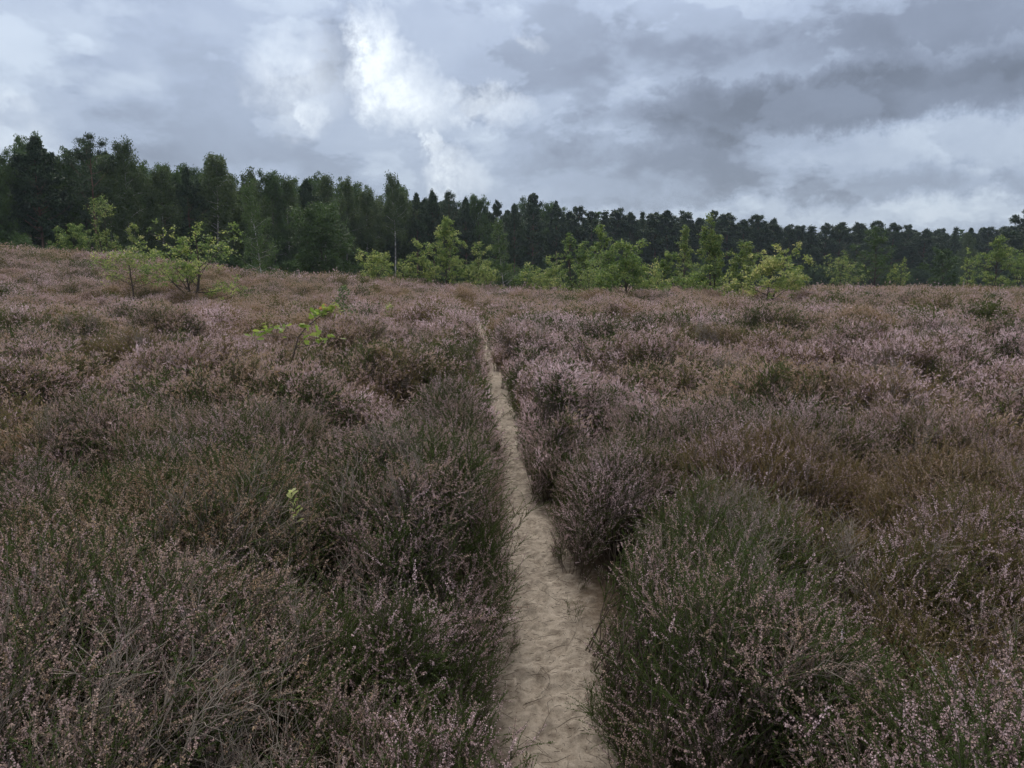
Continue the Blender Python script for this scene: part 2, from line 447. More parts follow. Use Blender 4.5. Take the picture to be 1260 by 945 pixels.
r1 = np.random.default_rng(21)
x, y = scatter(-.6, 6.6, 190, r1)
dd = np.hypot(x, y); k = r1.random(len(x)) < 1 - sstep(5.2, 6.6, dd); emit(x[k], y[k], L0, 1.0, r1)
x, y = scatter(2, 17.5, 95, r1)
dd = np.hypot(x, y); k = (r1.random(len(x)) < sstep(4.8, 6.4, dd)) & (r1.random(len(x)) < 1 - sstep(13.5, 17.5, dd) * .85); emit(x[k], y[k], L1, 1.0, r1, mine=.04)
x, y = scatter(9, 44, 34, r1)
dd = np.hypot(x, y); k = (r1.random(len(x)) < sstep(13, 17, dd)) & (r1.random(len(x)) < 1 - .55 * sstep(30, 42, dd)); emit(x[k], y[k], L2, 1.05, r1, mine=.13)
x, y = scatter(38, 74, 5.5, r1)
emit(x, y, L2, 2.0, r1, sink=-.12)
pts = {k: np.concatenate(v) for k, v in pts.items()}
print('tufts', len(pts['co']))

def instancer(name, pts, coll, label):
    n = len(pts['co'])
    me = bpy.data.meshes.new(name); me.vertices.add(n); me.vertices.foreach_set('co', pts['co'].astype(np.float32).ravel())
    for k, typ in (('rot', 'FLOAT_VECTOR'), ('scl', 'FLOAT_VECTOR'), ('idx', 'INT'), ('tone', 'FLOAT'), ('green', 'FLOAT')):
        if k not in pts: continue
        a = me.attributes.new(k, typ, 'POINT')
        v = pts[k]
        if typ == 'FLOAT_VECTOR':
            if v.ndim == 1: v = np.repeat(v[:, None], 3, 1)
            a.data.foreach_set('vector', v.astype(np.float32).ravel())
        else: a.data.foreach_set('value', v.astype(np.int32 if typ == 'INT' else np.float32))
    o = bpy.data.objects.new(name, me); C.objects.link(o)
    o['kind'] = 'stuff'; o['label'] = label
    g = bpy.data.node_groups.new(name, 'GeometryNodeTree')
    g.interface.new_socket('Geometry', in_out='INPUT', socket_type='NodeSocketGeometry')
    g.interface.new_socket('Geometry', in_out='OUTPUT', socket_type='NodeSocketGeometry')
    gi = g.nodes.new('NodeGroupInput'); go = g.nodes.new('NodeGroupOutput')
    ci = g.nodes.new('GeometryNodeCollectionInfo'); ci.inputs['Collection'].default_value = coll
    ci.inputs['Separate Children'].default_value = True; ci.inputs['Reset Children'].default_value = True
    ip = g.nodes.new('GeometryNodeInstanceOnPoints'); ip.inputs['Pick Instance'].default_value = True
    def na(nm, typ):
        q = g.nodes.new('GeometryNodeInputNamedAttribute'); q.data_type = typ; q.inputs['Name'].default_value = nm
        return [s_ for s_ in q.outputs if s_.enabled][0]
    er = g.nodes.new('FunctionNodeEulerToRotation')
    L = g.links.new
    L(gi.outputs[0], ip.inputs['Points']); L(ci.outputs[0], ip.inputs['Instance'])
    L(na('idx', 'INT'), ip.inputs['Instance Index']); L(na('rot', 'FLOAT_VECTOR'), er.inputs[0]); L(er.outputs[0], ip.inputs['Rotation'])
    L(na('scl', 'FLOAT_VECTOR'), ip.inputs['Scale']); L(ip.outputs[0], go.inputs[0])
    md = o.modifiers.new('scatter', 'NODES'); md.node_group = g
    return o
instancer('heather', pts, protos, 'mauve and brown flowering heather covering the heath on both sides of the path')

# ------------------------------------------------------------------ ground
def grid_lines(lo, hi, fine, growth, centre=0):
    out = [centre]; s_ = fine
    while out[-1] < hi: out.append(out[-1] + s_); s_ *= growth
    neg = [centre]; s_ = fine
    while neg[-1] > lo: neg.append(neg[-1] - s_); s_ *= growth
    return np.array(sorted(set(neg[1:] + out)))
gx = grid_lines(-900, 900, .10, 1.03); gy = np.concatenate([[-200, -80, -30, -12, -5, -2], grid_lines(-.9, 1500, .12, 1.018)])
X, Y = np.meshgrid(gx, gy)
Z = terrain(X, Y)
Z = Z - .07 * (1 - sstep(.34, .62, np.abs(X - path_x(Y))))
def sheet(name, X, Y, Z, mat, smooth=True, rnd=.5):
    ny, nx = X.shape
    V = np.stack([X, Y, Z], -1).reshape(-1, 3)
    i = np.arange(nx - 1)[None, :] + np.arange(ny - 1)[:, None] * nx
    T = np.concatenate([np.stack([i, i + 1, i + nx + 1], -1).reshape(-1, 3), np.stack([i, i + nx + 1, i + nx], -1).reshape(-1, 3)])
    a = Acc(); a.add(V, T, 0, rnd); o = a.obj(name, [mat], smooth=smooth); o['kind'] = 'structure'
    return o
m, t, o_ = nt('peaty_ground')
tc = N(t, 'ShaderNodeTexCoord')
n1 = N(t, 'ShaderNodeTexNoise'); n1.inputs['Scale'].default_value = 3; n1.inputs['Detail'].default_value = 10; n1.inputs['Roughness'].default_value = .7
n2 = N(t, 'ShaderNodeTexNoise'); n2.inputs['Scale'].default_value = 60; n2.inputs['Detail'].default_value = 5
t.links.new(tc.outputs['Object'], n1.inputs['Vector']); t.links.new(tc.outputs['Object'], n2.inputs['Vector'])
c1 = ramp(t, n1.outputs['Fac'], [(.3, (.035, .026, .02)), (.55, (.06, .045, .034)), (.75, (.10, .08, .06))])
c2 = mixc(t, math_(t, 'MULTIPLY', n2.outputs['Fac'], .5), c1, (.05, .04, .03))
d = N(t, 'ShaderNodeBsdfPrincipled'); d.inputs['Roughness'].default_value = .95; d.inputs['Specular IOR Level'].default_value = .1
bp = N(t, 'ShaderNodeBump'); bp.inputs['Distance'].default_value = .02; t.links.new(n2.outputs['Fac'], bp.inputs['Height'])
t.links.new(bp.outputs[0], d.inputs['Normal']); t.links.new(c2, d.inputs['Base Color']); t.links.new(d.outputs[0], o_.inputs[0])
sheet('ground', X, Y, Z, m)

# ------------------------------------------------------------------ sandy path
ys = np.concatenate([np.arange(-1.0, 4.6, .010), np.arange(4.6, 12, .022), np.arange(12, 44, .08)])
ss = np.linspace(-.5, .5, 76)
S, Y = np.meshgrid(ss, ys); X = path_x(Y) + S
Z = terrain(X, Y)
lump = (fbm(X * 9, Y * 9, 4, 20) - .5) * .045 + (fbm(X * 28, Y * 28, 3, 21) - .5) * .032 + (fbm(X * 70, Y * 70, 2, 22) - .5) * .013
Z = Z + lump - .012 * np.exp(-(S / .16) ** 2)
rf = np.random.default_rng(33); yy = .6; side = 1
while yy < 14:
    fx = float(path_x(yy)) + side * rf.uniform(.02, .09); fa = rf.normal(0, .18); dep = rf.uniform(.006, .022)
    q = (Y > yy - .3) & (Y < yy + .3)
    lx = (X[q] - fx) * cos(fa) + (Y[q] - yy) * sin(fa); ly = -(X[q] - fx) * sin(fa) + (Y[q] - yy) * cos(fa)
    rr = np.sqrt((lx / (.048 + .012 * np.tanh(ly * 14))) ** 2 + (ly / .135) ** 2)
    Z[q] += -dep * (1 - sstep(.75, 1.05, rr)) + dep * .55 * np.exp(-((rr - 1.22) / .16) ** 2)
    yy += rf.uniform(.14, .36); side = -side
Z = Z - .06 * sstep(.36, .5, np.abs(S))
m, t, o_ = nt('pale_sand')
tc = N(t, 'ShaderNodeTexCoord')
def noise(sc, det=6, ro=.6):
    n = N(t, 'ShaderNodeTexNoise'); n.inputs['Scale'].default_value = sc; n.inputs['Detail'].default_value = det; n.inputs['Roughness'].default_value = ro
    t.links.new(tc.outputs['Object'], n.inputs['Vector']); return n.outputs['Fac']
a1, a2, a3 = noise(2.2), noise(22, 8, .7), noise(260, 3)
c1 = ramp(t, a1, [(.3, (.32, .278, .235)), (.7, (.42, .37, .315))])
c2 = mixc(t, math_(t, 'MULTIPLY', ramp(t, a2, [(.38, (1, 1, 1)), (.56, (0, 0, 0))]), .65), c1, (.18, .145, .115))
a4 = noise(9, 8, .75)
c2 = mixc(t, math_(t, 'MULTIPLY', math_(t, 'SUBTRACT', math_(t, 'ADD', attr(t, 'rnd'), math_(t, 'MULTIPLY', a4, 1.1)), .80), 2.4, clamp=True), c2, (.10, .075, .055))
c3 = mixc(t, ramp(t, a3, [(.33, (.8, .8, .8)), (.43, (0, 0, 0))]), c2, (.15, .12, .09))
d = N(t, 'ShaderNodeBsdfPrincipled'); d.inputs['Roughness'].default_value = .95; d.inputs['Specular IOR Level'].default_value = .15
bp = N(t, 'ShaderNodeBump'); bp.inputs['Strength'].default_value = 1.0; bp.inputs['Distance'].default_value = .010
hh = math_(t, 'ADD', math_(t, 'MULTIPLY', a3, .35), a2)
t.links.new(hh, bp.inputs['Height']); t.links.new(bp.outputs[0], d.inputs['Normal'])
t.links.new(c3, d.inputs['Base Color']); t.links.new(d.outputs[0], o_.inputs[0])
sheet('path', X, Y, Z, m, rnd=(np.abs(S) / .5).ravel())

# litter of twigs and crumbs on the sand
a = Acc(); r = np.random.default_rng(44)
for k in range(3400):
    y = 1.0 + 9 * r.random() ** 1.6; e = r.choice([-1, 1]) * min(abs(r.normal(0, .13)) + r.choice([0, .1]), .36)
    x = float(path_x(y)) + e; z = float(terrain(x, y)) + .004
    L = r.uniform(.003, .03) if r.random() < .88 else r.uniform(.05, .13); az = r.uniform(0, pi)
    dv = np.array([cos(az), sin(az), r.uniform(-.05, .15)]) * L
    p = np.array([x, y, z + .004]); mid = p + dv * .5 + r.normal(0, L * .12, 3) * np.array([1, 1, .3])
    tube(a, np.stack([p, mid, p + dv]), [.0011, .0012, .0007], 3, 0, r.uniform(0, .6))
o = a.obj('twig_litter', [HM[2]]); o['kind'] = 'stuff'; o['label'] = 'dark bits of heather twig scattered on the pale sand of the path'

# ------------------------------------------------------------------ trees
def tree_parts(seed, H, W, clear, prof, nb=26, sub=4, elev=(20, 50), droop=0.0, sig=(.4, .4, .2), lpc=60, leaf=(.12, .1), tpl=HEX,
               tr=.12, bend=.03, stems=1, tipbias=.45, upn=.5, leafmat=None, barkmat=None, hang=False, spread=.0, fork=0.6, taper=.0):
    r = np.random.default_rng(seed); T = Acc(); K = Acc()
    cl = []
    for sidx in range(stems):
        az = r.uniform(0, 2 * pi); lean_ = spread * r.uniform(.5, 1) if stems > 1 else spread * .3
        hh = H * (1 if sidx == 0 else r.uniform(.6, .92))
        s = np.linspace(0, 1, 9)
        P = np.stack([cos(az) * lean_ * H * s ** .9 + bend * H * np.sin(s * 4 + r.uniform(0, 6)) * s, sin(az) * lean_ * H * s ** .9 + bend * H * np.sin(s * 3.3 + r.uniform(0, 6)) * s, hh * s], -1)
        tube(T, P, tr * (1 - s * .88) * (1 if sidx == 0 else .75) * np.where(s < .05, 1.25, 1), 7)
        nbs = max(3, nb // stems)
        for b in range(nbs):
            u = clear + (1 - clear) * ((b + r.uniform(0, 1)) / nbs); v = (u - clear) / (1 - clear)
            p = np.array([np.interp(u, s, P[:, c]) for c in range(3)])
            L = W / 2 * prof(v) * r.uniform(.5, 1.25)
            if L < .03 * W: L = .03 * W
            a_ = b * 2.4 + r.uniform(-.5, .5); el = radians(r.uniform(*elev)) * (0.6 + .6 * v)
            d = np.array([cos(a_) * cos(el), sin(a_) * cos(el), sin(el)])
            q = np.linspace(0, 1, 6); sd = rand_perp(d, r)
            B = p + d * (q * L)[:, None] + sd * (np.sin(q * 3) * L * .07)[:, None] + np.array([0, 0, 1]) * (droop * q ** 2 * L)[:, None]
            rb = tr * (1 - u * .85) * .42
            tube(T, B, np.linspace(rb, rb * .2, 6), 5)
            ns = max(1, int(sub * (.5 + L / (W / 2))))
            for c in range(ns + 1):
                w = tipbias + (1 - tipbias) * (c + r.uniform(0, 1)) / (ns + 1); w = min(w, 1.0)
                bp_ = np.array([np.interp(w, q, B[:, k]) for k in range(3)])
                l2 = L * r.uniform(.12, .38) * (1 if c < ns else .3)
                d2 = unit(d * .6 + rand_perp(d, r) * 1.0 + np.array([0, 0, .35 if not hang else -.3]))
                E = bp_ + d2 * l2
                tube(T, np.stack([bp_, (bp_ + E) / 2 + r.normal(0, l2 * .06, 3), E]), [rb * .3, rb * .2, rb * .08], 3)
                cl.append(E)
                if r.random() < fork: cl.append((bp_ + E) / 2 + r.normal(0, .05 * W * .3, 3))
        cl.append(P[-1])
    cl = np.array(cl); sg = np.array(sig)
    n = len(cl) * lpc
    ci = np.repeat(np.arange(len(cl)), lpc)
    cs = r.uniform(.4, 1.45, len(cl))[ci]
    cs = cs * (1 - taper * np.clip(cl[ci][:, 2] / H, 0, 1) ** 2)
    off = r.normal(size=(n, 3)); off = unit(off) * (r.random((n, 1)) ** .45)
    O = off * sg * cs[:, None]
    if hang: O[:, 2] -= np.abs(r.normal(0, sg[2] * .9, n))
    Q = cl[ci] + O
    Nn = unit(r.normal(size=(n, 3)) + np.array([0, 0, upn * 2]))
    A = unit(np.cross(Nn, r.normal(size=(n, 3))) + np.array([0, 0, -.9 if hang else .0]))
    base = r.uniform(0, 1, len(cl))[ci] * .55
    leaves(K, Q, A, Nn, leaf[0] * r.uniform(.7, 1.25, n), leaf[1] * r.uniform(.8, 1.2, n), tpl, 0, np.clip(base + r.uniform(0, .5, n), 0, 1), fold=.25)
    return T, K

def thing(name, label, cat, loc, group=None, rz=0.0, scale=(1, 1, 1)):
    o = bpy.data.objects.new(name, None); C.objects.link(o); o.location = loc; o.rotation_euler = (0, 0, rz); o.scale = scale
    o.empty_display_size = .3
    o['label'] = label; o['category'] = cat
    if group: o['group'] = group
    return o

oakp = lambda v: .35 + .9 * np.sin(np.clip(.25 + v * .85, 0, 1) * pi) ** .8 * (1 - .25 * v)
roundp = lambda v: max(.12, math.sqrt(max(0, 1 - (v * 1.55 - .62) ** 2)))
narrow = lambda v: .95 * (1 - v) ** .6 + .1
pinep = lambda v: .5 + .5 * math.sin(pi * min(1, .2 + v * .75)) if v < .45 else max(.06, 1.0 * ((1 - v) / .55) ** .85)
pinep2 = lambda v: (1 - v) ** .5 * .88 + .10
spruce = lambda v: (1 - v) * .98 + .04

# ---- forest tree kinds, 10 m high prototypes; (maker, unit width)
FK = {}
def forest_kind(key, n, fn):
    FK[key] = []
    for k in range(n):
        T, K, mats = fn(k)
        FK[key].append((T.mesh('trunk', [mats[0]]), K.mesh('crown', [mats[1]])))
forest_kind('pine', 6, lambda k: (*tree_parts(500 + k, 10, 4.4, .36, pinep, 50, 4, (10, 45), .12, (.40, .40, .32), 46, (.19, .115), DIAMOND, .15, .012, upn=.6, taper=.3), (M_pbark, M_pine)))
forest_kind('conical pine', 4, lambda k: (*tree_parts(520 + k, 10, 4.2, .22, pinep2, 58, 3, (10, 38), .10, (.34, .34, .34), 40, (.18, .11), DIAMOND, .14, .01, upn=.6, taper=.3), (M_pbark, M_pine)))
forest_kind('spruce', 1, lambda k: (*tree_parts(540 + k, 10, 3.4, .08, spruce, 60, 3, (-10, 12), -.05, (.32, .32, .2), 50, (.16, .10), DIAMOND, .13, .004, upn=.4), (M_bark, M_pine)))
forest_kind('open pine', 2, lambda k: (*tree_parts(550 + k, 10, 5.0, .42, pinep, 22, 4, (8, 40), .2, (.55, .55, .24), 80, (.13, .07), DIAMOND, .15, .008, upn=.7, fork=.3), (M_pbark, M_pine)))
forest_kind('birch', 4, lambda k: (*tree_parts(560 + k, 10, 3.6, .22, lambda v: .5 + .55 * math.sin(pi * min(1, .15 + v * .75)) if v < .8 else .55 - 1.2 * (v - .8), 42, 5, (15, 45), -.15, (.34, .34, .42), 48, (.12, .085), HEX, .10, .02, hang=True), (M_bbark, M_birch)))
forest_kind('open birch', 2, lambda k: (*tree_parts(580 + k, 10, 3.6, .45, oakp, 26, 5, (30, 60), -.1, (.30, .30, .34), 42, (.12, .09), HEX, .10, .02, hang=True, fork=.3), (M_bbark, M_birch)))
forest_kind('broad', 2, lambda k: (*tree_parts(600 + k, 10, 6.4, .12, roundp, 44, 5, (15, 60), .05, (.55, .55, .38), 50, (.16, .12), HEX, .16, .02), (M_bark, M_broad)))
UW = {'pine': 5.0, 'conical pine': 4.4, 'spruce': 3.8, 'open pine': 5.4, 'birch': 4.2, 'open birch': 3.9, 'broad': 7.0}

def DIST(px): return float(np.interp(px, [-150, 0, 200, 320, 500, 620, 760, 1260, 1420], [58, 62, 68, 74, 90, 108, 132, 165, 165]))
NAMES = {'pine': 'pine_tree', 'conical pine': 'pine_tree', 'spruce': 'spruce_tree', 'open pine': 'pine_tree', 'birch': 'birch_tree', 'open birch': 'birch_tree', 'broad': 'oak_tree'}
rt = np.random.default_rng(77)
def forest_tree(px, top, wpx, key, label, group, Y=None, var=None):
    Y = Y if Y else DIST(px); x, Y = at(px, Y); zb = float(terrain(x, Y)) - .05
    H = z_of(px, top, Y) - zb; W = wpx / F * Y
    v = FK[key][(var if var is not None else rt.integers(0, 99)) % len(FK[key])]
    sz = H / 10.25; sx = max(W / UW[key], sz * (.80 if key in ('birch', 'open birch') else .60))
    nm = NAMES[key]
    o = thing(nm, label, nm.split('_')[0] + ' tree', (x, Y, zb), group, rt.uniform(0, 6.28), (sx, sx, sz))
    for nm_, me in zip(('trunk', 'crown'), v):
        c = bpy.data.objects.new(nm_, me); C.objects.link(c); c.parent = o
    return o

named = [
 (3, 198, 46, 'broad', 'brownish green oak at the left edge of the wood beside the big pine', 1),
 (56, 169, 76, 'pine', 'broad dark pine with reddish trunk near the left end of the wood', 0),
 (122, 162, 60, 'open pine', 'tallest pine of the wood with sky showing between its branch tufts', 0),
 (161, 172, 40, 'birch', 'slender grey green birch leaning against the tallest pine', 0),
 (205, 204, 60, 'birch', 'thin topped birch in the wood right of the tallest pine', 1),
 (236, 206, 36, 'pine', 'short dark pine wedged between two birches on the left of the wood', 1),
 (270, 187, 78, 'birch', 'tall full birch with forked white stem standing above its neighbours', 2),
 (311, 209, 58, 'birch', 'birch at the wood edge right behind the light slender heath birch', 1),
 (340, 226, 40, 'broad', 'mid green oak in the wood just right of the slender heath birch', 0),
 (358, 218, 42, 'birch', 'thin birch with wispy top behind the round green oak', 0),
 (380, 221, 32, 'pine', 'dark pine just left above the round green oak', 2),
 (402, 213, 54, 'birch', 'twin topped birch straight above the round green oak', 2),
 (428, 220, 46, 'birch', 'wispy birch right above the round green oak', 1),
 (452, 234, 56, 'birch', 'wide olive birch filling the wood edge left of the white trunked birch', 0),
 (486, 213, 46, 'open birch', 'tall birch with airy rounded top and long white trunk', 0),
 (514, 238, 34, 'pine', 'low dark pine directly right of the airy topped birch', 0),
 (534, 235, 38, 'pine', 'blue green pine second to the right of the airy topped birch', 1),
 (554, 233, 36, 'open pine', 'pine with pointed twin top under the bright cloud', 1),
 (574, 243, 34, 'pine', 'pine sloping down from the twin topped pine towards the path axis', 3),
 (590, 251, 42, 'broad', 'olive green oak in the wood behind the path end', 0),
 (611, 249, 30, 'conical pine', 'pine behind the small birch right of the path end', 0),
 (633, 251, 30, 'pine', 'rounded pine left of the high stepped pine', 2),
 (655, 239, 40, 'conical pine', 'high pine with stepped outline right of the path end', 1),
 (684, 248, 32, 'pine', 'dark pine with flat top beside the high stepped pine', 0),
]
for px, top, w, key, lab, var in named:
    forest_tree(px, top, w, key, lab, 'trees along the front of the wood', var=var)
line = [(700, 262), (711, 257), (728, 264), (743, 260), (759, 257), (775, 264), (789, 257), (805, 263), (819, 259), (840, 264), (858, 267), (876, 262), (893, 264),
        (912, 268), (931, 265), (950, 272), (968, 275), (981, 277), (996, 274), (1013, 279), (1031, 276), (1052, 278), (1074, 272), (1095, 277), (1114, 278),
        (1135, 281), (1155, 280), (1172, 277), (1190, 281), (1211, 278), (1230, 281), (1245, 279)]
GR = 'pines of the far even tree line on the right'
for i, (px, top) in enumerate(line):
    key = 'spruce' if px in (743, 789, 996, 1172) else ('conical pine' if i % 5 in (1, 2, 4) else 'pine')
    forest_tree(px, top + rt.uniform(-3, 4), rt.uniform(30, 58), key, ('pointed dark spruce in the far even tree line on the right' if key == 'spruce' else 'dark green pine in the far even tree line on the right'), 'spruces of the far tree line' if key == 'spruce' else GR)
forest_tree(1266, 252, 66, 'pine', 'taller nearer pine cut by the right edge of the photo', None, Y=120)
forest_tree(1187, 287, 24, 'birch', 'light green birch standing out from the dark pines on the right', None, Y=140)
forest_tree(1001, 318, 9, 'spruce', 'tiny young spruce at the foot of the far pines', None, Y=110)
for px in list(range(-150, 0, 26)): forest_tree(px, 196 + rt.uniform(-14, 16), 50, rt.choice(['pine', 'birch', 'broad']), 'dark tree of the wood beyond the left edge of the photo', 'trees left of the view')
for px in list(range(1275, 1420, 22)): forest_tree(px, 278 + rt.uniform(-5, 5), 28, 'pine', 'dark pine of the wood beyond the right edge of the photo', 'trees right of the view')
# second and third rows, filling the wood
PROF = [(-150, 205), (0, 203), (18, 206), (30, 187), (56, 175), (80, 190), (92, 195), (105, 180), (122, 172), (140, 183), (165, 182), (183, 214), (200, 210), (225, 216), (245, 208), (270, 193),
        (292, 208), (300, 223), (313, 214), (330, 228), (345, 224), (362, 224), (375, 229), (400, 218), (420, 227), (440, 234), (462, 240), (470, 231), (486, 221), (505, 237), (520, 243), (535, 239),
        (555, 238), (575, 248), (590, 254), (612, 253), (633, 254), (655, 245), (684, 252)] + [(a_, b_ + 1) for a_, b_ in line] + [(1420, 281)]
def sky(px, w=0):
    q = np.linspace(px - w / 2, px + w / 2, 7)
    return float(np.max(np.interp(q, [p[0] for p in PROF], [p[1] for p in PROF])))
for row, (dy, drop, step) in enumerate(((5, 12, 24), (11, 9, 26), (18, 8, 27))):
    px = -140 + row * 9
    while px < 1400:
        left = px < 520
        key = rt.choice(['pine', 'birch', 'broad', 'broad', 'birch']) if left else rt.choice(['pine', 'pine', 'conical pine', 'broad' if px < 700 else 'pine'])
        Y = DIST(px) + dy * (1 if px < 600 else 1.6)
        wd = rt.uniform(40, 66) if left else rt.uniform(30, 52); lo = sky(px, wd * .7)
        forest_tree(px, lo + drop * rt.uniform(.0, 1.5), wd, key,
                    'dark tree in the packed rows behind the front of the wood', 'trees in the back rows of the wood', Y=Y)
        px += step * rt.uniform(.75, 1.25) * (1.15 if left else .95)
# the deep wood behind them, one mass
fc = bpy.data.collections.new('wood_trees'); ii = 0
for key in ('pine', 'conical pine'):
    for T_, K_ in FK[key][:3]:
        for me in (K_,):
            ob = bpy.data.objects.new('%02d_crown' % ii, me); fc.objects.link(ob); ii += 1
n = 700
px = rt.uniform(-180, 1440, n); dy = rt.uniform(24, 75, n)
Yv = np.array([DIST(p) for p in px]) + dy
co = []; sc_ = []
for p, Y_ in zip(px, Yv):
    x, Y_ = at(p, Y_); zb = float(terrain(x, Y_)); H = z_of(p, sky(p, 44) + rt.uniform(6, 28), Y_) - zb
    co.append((x, Y_, zb)); sc_.append((H / 10.2 * .8, H / 10.2 * .8, H / 10.2))
instancer('deep_wood', {'co': np.array(co), 'rot': np.stack([np.zeros(n), np.zeros(n), rt.uniform(0, 6, n)], -1), 'scl': np.array(sc_),
                        'idx': rt.integers(0, ii, n)}, fc, 'dark mass of the deep pine wood behind the rows of trees')
# bushes along the foot of the wood
uc = bpy.data.collections.new('wood_bushes')
for k in range(3):
    T, K = tree_parts(700 + k, 2.2, 3.2, .02, roundp, 26, 4, (10, 60), 0, (.34, .34, .3), 60, (.13, .10), HEX, .03, .02, stems=3, spread=.2)
    K.obj('%02d_bush' % k, [M_broad], coll=uc)
n = 1000
px = rt.uniform(-180, 1440, n)
co = []; sc_ = []
for k_, p in enumerate(px):
    bk = k_ > 420
    x, Y_ = at(p, DIST(p) - 3 + (rt.uniform(-3, 9) if not bk else rt.uniform(14, 50))); s_ = rt.uniform(.55, 1.35) * (1.2 if p > 600 else .95) * (2.3 if bk else 1); co.append((x, Y_, float(terrain(x, Y_)) - .1)); sc_.append((s_, s_, s_ * rt.uniform(.7, 1.2)))
instancer('undergrowth', {'co': np.array(co), 'rot': np.stack([np.zeros(n), np.zeros(n), rt.uniform(0, 6, n)], -1), 'scl': np.array(sc_),
                          'idx': rt.integers(0, 3, n)}, uc, 'dark green undergrowth along the foot of the wood')

# ---- young trees out on the heath
def heath_tree(name, cat, label, px, base, top, wpx, seed, prof, mats, Y=None, group=None, leaf=(.10, .065), nleaf=3200, tpl=HEX, clear=.12, elev=(25, 70),
               stems=1, spread=.25, sig=None, nb=None, sub=4, tr=None, bend=.03, hang=False, lean=(0, 0), fork=.4):
    Y = Y if Y else hit(px, base); x, Y = at(px, Y); zb = float(terrain(x, Y))
    H = z_of(px, top, Y) - zb; W = wpx / F * Y
    sg = sig or (.085 * W ** .6, .085 * W ** .6, .065 * W ** .6)
    nb = nb or int(16 + 6 * H)
    ncl = nb * (sub + 1) * 1.25
    lpc = max(4, int(nleaf * 1.5 / ncl)); leaf = (leaf[0] * .88, leaf[1] * .92)
    T, K = tree_parts(seed, H * .97, W * 1.0, clear, prof, nb, sub, elev, .05, sg, lpc, leaf, tpl, tr or .014 * H + .006, bend, stems, .35, .55, hang=hang, spread=spread, fork=fork)
    o = thing(name, label, cat, (x, Y, zb - .03), group)
    o.rotation_euler = (lean[0], lean[1], 0)
    T.obj('trunk', [mats[0]], o, smooth=True); K.obj('crown', [mats[1]], o)
    return o
OK = (M_bark, M_oak); OY = (M_bark, M_oaky); BR = (M_bbark, M_greenb)
ga = 'young oaks scattered on the heath'
heath_tree('oak_sapling', 'young oak', 'low young oak with thin flat crown, leftmost of the oaks standing in the heather', 160, 371, 311, 88, 801, oakp, OY, group=ga, nleaf=900, clear=.42, elev=(12, 55), tr=.045, bend=.06)
heath_tree('oak_sapling', 'young oak', 'gnarled young oak with dark crossing limbs, left of the slender birch', 232, 377, 282, 108, 802, oakp, OK, group=ga, nleaf=2000, clear=.26, elev=(10, 50), stems=3, spread=.26, tr=.07, bend=.06)
heath_tree('oak_sapling', 'young oak', 'bright yellow green young oak with a ragged top below the tallest pine', 131, 327, 256, 58, 803, lambda v: .5 + .5 * math.sin(v * 9), OY, Y=41, group=ga, nleaf=1700, clear=.15, stems=2, spread=.12)
heath_tree('oak_sapling', 'young oak', 'thin yellow oak stem with a few leaf tufts right of the ragged topped oak', 167, 322, 275, 36, 804, oakp, OY, Y=42, group=ga, nleaf=420, clear=.45, nb=8, sub=2)
heath_tree('oak_bush', 'oak bush', 'green oak bush left behind the ragged topped yellow oak', 90, 318, 286, 50, 805, roundp, OK, Y=46, group=ga, nleaf=3000, stems=3)
heath_tree('birch_sapling', 'birch', 'tall slender light birch with white stem standing free at the heath edge', 322, 352, 222, 62, 806, lambda v: .28 + .75 * (1 - v) * (.7 + .3 * math.sin(v * 25)), BR, Y=42, tr=.045, nleaf=3300, leaf=(.09, .075), clear=.08, elev=(20, 50), hang=True, sig=(.24, .24, .24), nb=40)
heath_tree('oak_tree', 'oak tree', 'round dense green oak at the foot of the wood, left of centre', 398, 335, 272, 92, 807, roundp, (M_bark, M_broad), Y=58, nleaf=9000, leaf=(.15, .12), clear=.04, nb=60, sub=4, sig=(.5, .5, .3))
heath_tree('oak_bush', 'oak bush', 'small light green oak bush right of the round oak, before the white trunked birch', 462, 350, 313, 58, 808, roundp, OK, Y=44, group=ga, nleaf=2200, clear=.05, stems=3)
heath_tree('oak_sapling', 'young oak', 'tallest young oak of the clump behind the left side of the path', 550, 352, 274, 70, 809, lambda v: .3 + .75 * (1 - v), OK, Y=45, group=ga, nleaf=4200, clear=.12)
heath_tree('oak_bush', 'oak bush', 'broad green oak bush on the left of the clump behind the path', 521, 352, 302, 48, 810, roundp, OK, Y=44, group=ga, nleaf=2400, clear=.05, stems=3)
heath_tree('oak_bush', 'oak bush', 'light green oak bush between the tall oak and the small pointed birch', 588, 354, 306, 50, 811, roundp, OY, Y=44, group=ga, nleaf=2400, clear=.05, stems=3)
heath_tree('birch_sapling', 'birch', 'small pointed green birch right of the path end', 621, 356, 270, 52, 812, lambda v: 1.0 if v < .3 else max(.16, .75 - .6 * v), BR, Y=43, tr=.03, nleaf=2600, leaf=(.085, .07), clear=.12, elev=(20, 50), sig=(.2, .2, .22), nb=34)
heath_tree('oak_bush', 'oak bush', 'low light green oak bush spreading at the left foot of the big oak clump', 680, 357, 328, 62, 813, roundp, OY, Y=40, group=ga, nleaf=2000, clear=.05, stems=4, spread=.5)
heath_tree('oak_bush', 'oak bush', 'rounded green oak with a small peak on the left of the big oak clump', 708, 352, 296, 60, 814, roundp, OK, Y=43, group=ga, nleaf=3400, clear=.05, stems=3)
heath_tree('oak_sapling', 'young oak', 'tallest oak at the heart of the big oak clump right of the path', 742, 356, 282, 64, 815, lambda v: .4 + .6 * (1 - v), OK, Y=41, group=ga, nleaf=4600, clear=.1, stems=2, spread=.12)
heath_tree('oak_sapling', 'young oak', 'oak with bare crossing stems in front of the big oak clump', 772, 373, 305, 84, 816, oakp, OK, group=ga, nleaf=3400, clear=.22, stems=3, spread=.28, tr=.05)
